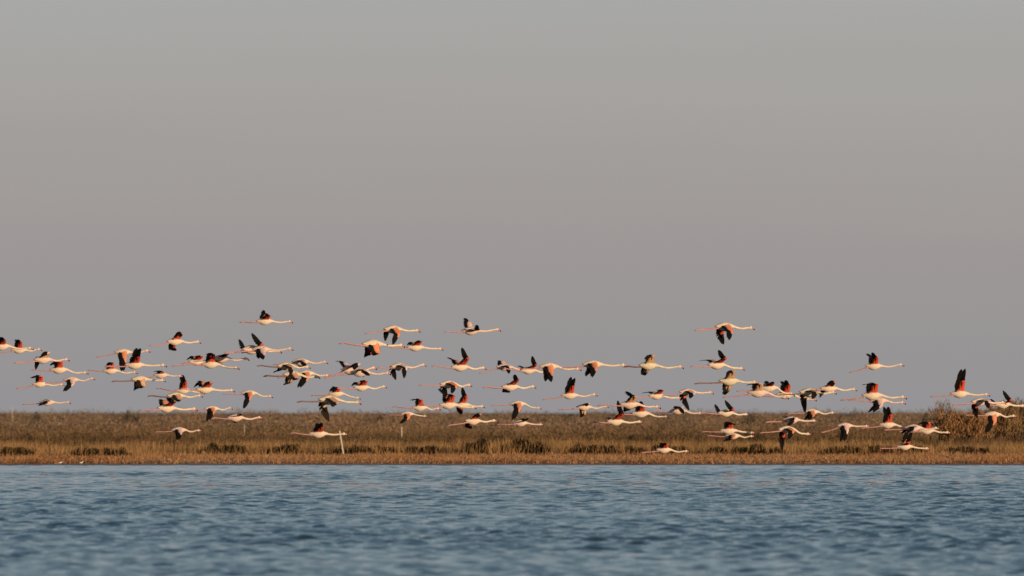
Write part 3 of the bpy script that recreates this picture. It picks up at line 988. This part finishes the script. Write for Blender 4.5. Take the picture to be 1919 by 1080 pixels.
B((853, 737, 835, 741), 840, 721, 885, 724, 785, 723, -14, -44, (-34, -62), 26, (-5, 14), 0, 'r', -4, 'flamingo with arched wings down, just above two tall-winged birds')
B((843, 737, 826, 727), 840, 760, 893, 766, 786, 761, 62, 72, None, 16, (-5, 25), 0, 'r', 2, 'rear of two tall-winged flamingos at the skyline in the middle')
B((871, 727, 865, 780), 865, 760, 909, 764, 812, 763, 56, 74, (-48, -64), 14, (-5, 8), 0, 'r', 0, 'front of two tall-winged flamingos at the skyline in the middle, one wing below')
B((777, 748), 786, 765, 827, 768, 735, 763, 58, 28, None, 10, (0, 25), 0, 'r', 4, 'flamingo with round red and black wing, behind the two tall-winged ones')
B((757, 796), 763, 777, 801, 782, 727, 779, -42, -76, None, 12, (0, 18), 0, 'r', 0, 'small flamingo with red shoulder and wing down, over the short pale stake')
B((899, 779, 882, 807), 886, 790, 932, 791, 838, 798, 20, 26, (-44, -60), 28, (-5, 5), 0, 'r', 0, 'flamingo over scrub with one dark wing aslant and one below, left of middle')
B((956, 699, 937, 681), 945, 689, 992, 695, 898, 700, -22, -58, (24, -4), 18, (0, 35), 0, 'b', -12, 'mauve flamingo with humped wings, tail of three birds nose to tail')
B((1003, 671, 972, 687), 990, 695, 1034, 698, 942, 693, 34, 46, None, 28, (-5, 5), 0, 'r', 0, 'flamingo with pointed wing up, middle of three birds nose to tail')
B((1036, 719), 1028, 688, 1090, 694, 974, 693, -50, -66, None, 16, (0, 12), 0, 'r', -4, 'white-backed flamingo with wing down, leading three birds nose to tail')
B((1114, 709), 1110, 684, 1176, 687, 1053, 690, -46, -66, None, 16, (0, 12), 0, 'r', -14, 'white-backed flamingo with wing down, ahead of the three nose to tail')
B((969, 703, 952, 739), 956, 726, 1005, 727, 905, 727, 34, 44, (-48, -62), 26, (-5, 4), 0, 'r', -12, 'banking flamingo under the three nose to tail, one wing below')
B((968, 786), 970, 758, 1015, 767, 921, 761, -50, -80, None, 10, (0, 12), 0, 'r', 0, 'flamingo with dark wing straight down at the skyline, below the banking one')
B((991, 786), 975, 794, 1019, 798, 930, 796, 10, 12, None, 32, (-8, 0), 0, 'p', 0, 'flamingo gliding over scrub with a dark wing pointing forward')
B((1079, 710), 1067, 742, 1120, 742, 1017, 750, 52, 62, None, 12, (-5, 6), 0, 'r', 0, 'flamingo with a single tall wing up, just above the skyline right of middle')
B((1102, 760, 1092, 788), 1094, 764, 1141, 764, 1052, 768, 10, -8, (-54, -74), 16, (-5, 10), 0, 'p', -14, 'cream flamingo at the skyline with one dark wing hanging below')
B((1163, 754, 1138, 785), 1153, 791, 1205, 793, 1105, 793, 54, 64, None, 24, (-6, 6), 0, 'r', -5, 'flamingo with tall dark wing up over scrub, lowest of a tight trio')
B((1177, 735, 1182, 774), 1180, 759, 1239, 765, 1120, 760, 58, 74, (-44, -60), 12, (-4, 12), 0, 'p', 2, 'flamingo with black wings up and down, upper bird of a tight trio')
B((1203, 752), 1200, 776, 1255, 784, 1148, 777, 58, 44, None, 14, (0, 35), 0, 'r', -1, 'flamingo with rusty folded wing, front of a tight trio')
B((1247, 829), 1244, 844, 1292, 848, 1201, 849, 58, 32, None, 14, (0, 25), 0, 'r', -10, 'lowest flamingo of all, skimming the sedge right of middle')
B((1213, 669, 1208, 709), 1215, 686, 1282, 690, 1168, 688, 48, 14, (-56, -74), 18, (0, 30), 0, 't', 0, 'flamingo with dark folded wing above and tan wing below, upper right of middle')
B((1238, 730, 1207, 736), 1230, 743, 1278, 748, 1188, 746, 28, 14, None, 24, (-5, 18), 0, 'r', 3, 'flamingo with flat red wing, behind a bird with two wings down')
B((1298, 747, 1289, 767), 1288, 736, 1338, 738, 1240, 742, -32, -52, (-54, -80), 24, (0, 14), 0, 'b', 0, 'flamingo with two black wings down, ahead of the flat-winged one')
B((1281, 773), 1270, 771, 1318, 777, 1222, 773, 12, -14, None, 20, (-5, 10), 0, 'p', 0, 'flamingo gliding along the skyline below the two-wings-down one')
B((1370, 638, 1356, 646), 1358, 613, 1415, 617, 1301, 620, -42, -60, (-56, -80), 22, (0, 14), 0, 'r', 0, 'topmost flamingo of the right half, both wings down')
B((1353, 659, 1314, 676), 1343, 685, 1396, 693, 1293, 688, 44, 56, (32, 12), 28, (-5, 18), 0, 'r', 0, 'flamingo with red wing up and rear wing trailing, below the topmost right one')
B((1366, 698, 1362, 746), 1366, 715, 1422, 719, 1301, 720, 50, 22, (-60, -78), 14, (0, 30), 0, 't', 3, 'flamingo with dark folded wing and long tan wing hanging, right of centre')
B((1365, 755, 1342, 766), 1360, 775, 1404, 779, 1312, 776, 34, 48, None, 26, (-5, 5), 0, 'r', 0, 'flamingo with ragged black wing up crossing the skyline, right of centre')
B((1376, 793), 1365, 808, 1415, 813, 1313, 811, 32, 40, None, 20, (-5, 4), 0, 'r', 2, 'upper of two flamingos overlapping low over the scrub')
B((1353, 829), 1373, 818, 1414, 820, 1324, 818, -40, -70, None, -14, (0, 10), 0, 'r', -3, 'lower of two flamingos overlapping low over the scrub')
B((1412, 718), 1420, 737, 1479, 747, 1354, 745, 56, 34, None, 8, (0, 20), 0, 'p', -4, 'flamingo with square black wing, rear of three overlapping over the skyline')
B((1451, 716), 1440, 728, 1490, 741, 1380, 734, 42, 34, None, 20, (-5, 20), 0, 'r', 2, 'flamingo with flame red wing, middle of three overlapping over the skyline')
B((1474, 711), 1471, 741, 1531, 751, 1418, 744, 58, 68, None, 10, (-5, 8), 0, 'r', 6, 'flamingo with tall black wing, front of three overlapping over the skyline')
B((1529, 747, 1510, 769), 1515, 736, 1569, 738, 1458, 741, -26, -48, (-50, -76), 24, (-5, 12), 0, 't', 0, 'flamingo with two wings down, one tip touching a lower bird')
B((1562, 721, 1541, 741), 1553, 729, 1607, 732, 1503, 730, 28, 12, (10, -20), 16, (-5, 15), 0, 'r', 4, 'white flamingo with flat dark red wing, highest in front of a wings-down one')
B((1519, 790), 1520, 773, 1566, 776, 1474, 777, -42, -72, None, 10, (0, 25), 0, 'r', 3, 'flamingo with dark wing down on the skyline, under a drooping wingtip')
B((1473, 796, 1470, 781), 1483, 788, 1532, 791, 1434, 792, -16, -50, (30, 0), 16, (0, 45), 0, 'b', 0, 'purple-backed flamingo with black wing behind its body, over scrub')
B((1482, 823, 1467, 842), 1474, 806, 1521, 816, 1422, 812, -34, -58, (-62, -82), 24, (0, 10), 0, 'r', -2, 'flamingo with drooped wings, red underneath, low over the scrub')
B((1585, 827), 1583, 799, 1630, 801, 1538, 811, -46, -72, None, 14, (0, 16), 0, 'b', 0, 'white-fronted flamingo with dark wing down, low over scrub')
B((1636, 660), 1637, 687, 1695, 686, 1591, 699, 60, 62, None, 14, (-2, 25), 0, 'r', 0, 'flamingo with red wings folded up, alone above the right flock')
B((1634, 715), 1634, 742, 1700, 747, 1575, 750, 56, 52, None, 16, (-4, 22), 0, 'r', -3, 'upper of two flamingos overlapping, red wing raised, right part')
B((1641, 776), 1646, 752, 1698, 757, 1590, 751, -56, -78, None, 12, (0, 10), 0, 'p', 3, 'lower of two flamingos overlapping, one grey wing hanging, right part')
B((1666, 762), 1663, 797, 1712, 804, 1612, 803, 58, 70, None, 12, (-5, 8), 0, 'r', 3, 'flamingo with tall black wing up against the scrub, right part')
B((1704, 812), 1711, 803, 1761, 805, 1656, 807, -26, -60, None, 14, (0, 40), 0, 'b', 1, 'mauve flamingo with wing behind, squeezed between two over scrub')
B((1733, 793), 1736, 808, 1782, 813, 1684, 810, 46, 24, None, 14, (0, 22), 0, 'r', -4, 'flamingo with square crimson wing ahead of the mauve one')
B((1708, 813), 1695, 838, 1743, 843, 1648, 842, 38, 54, None, 22, (-5, 2), 0, 'r', 0, 'lowest flamingo on the right, dark wings up before the sedge')
B((1810, 692), 1798, 739, 1856, 742, 1743, 744, 62, 72, None, 10, (-5, 4), 0, 'r', 0, 'flamingo with the tallest raised wing, over the bare tamarisk')
B((1854, 764, 1832, 783), 1836, 754, 1887, 757, 1783, 760, -16, -44, (-52, -76), 26, (-5, 14), 0, 'b', -3, 'mauve flamingo with two wings down over the orange tamarisk')
B((1883, 739, 1859, 753), 1879, 759, 1924, 763, 1830, 758, 38, 48, None, 28, (-5, 5), 0, 'r', 2, 'flamingo with black wing up at the right edge, bill leaving the frame')
B((1854, 813), 1860, 778, 1906, 782, 1808, 780, -54, -84, None, 14, (0, 12), 0, 'r', -2, 'flamingo with long dark wing hanging straight down by the right edge')
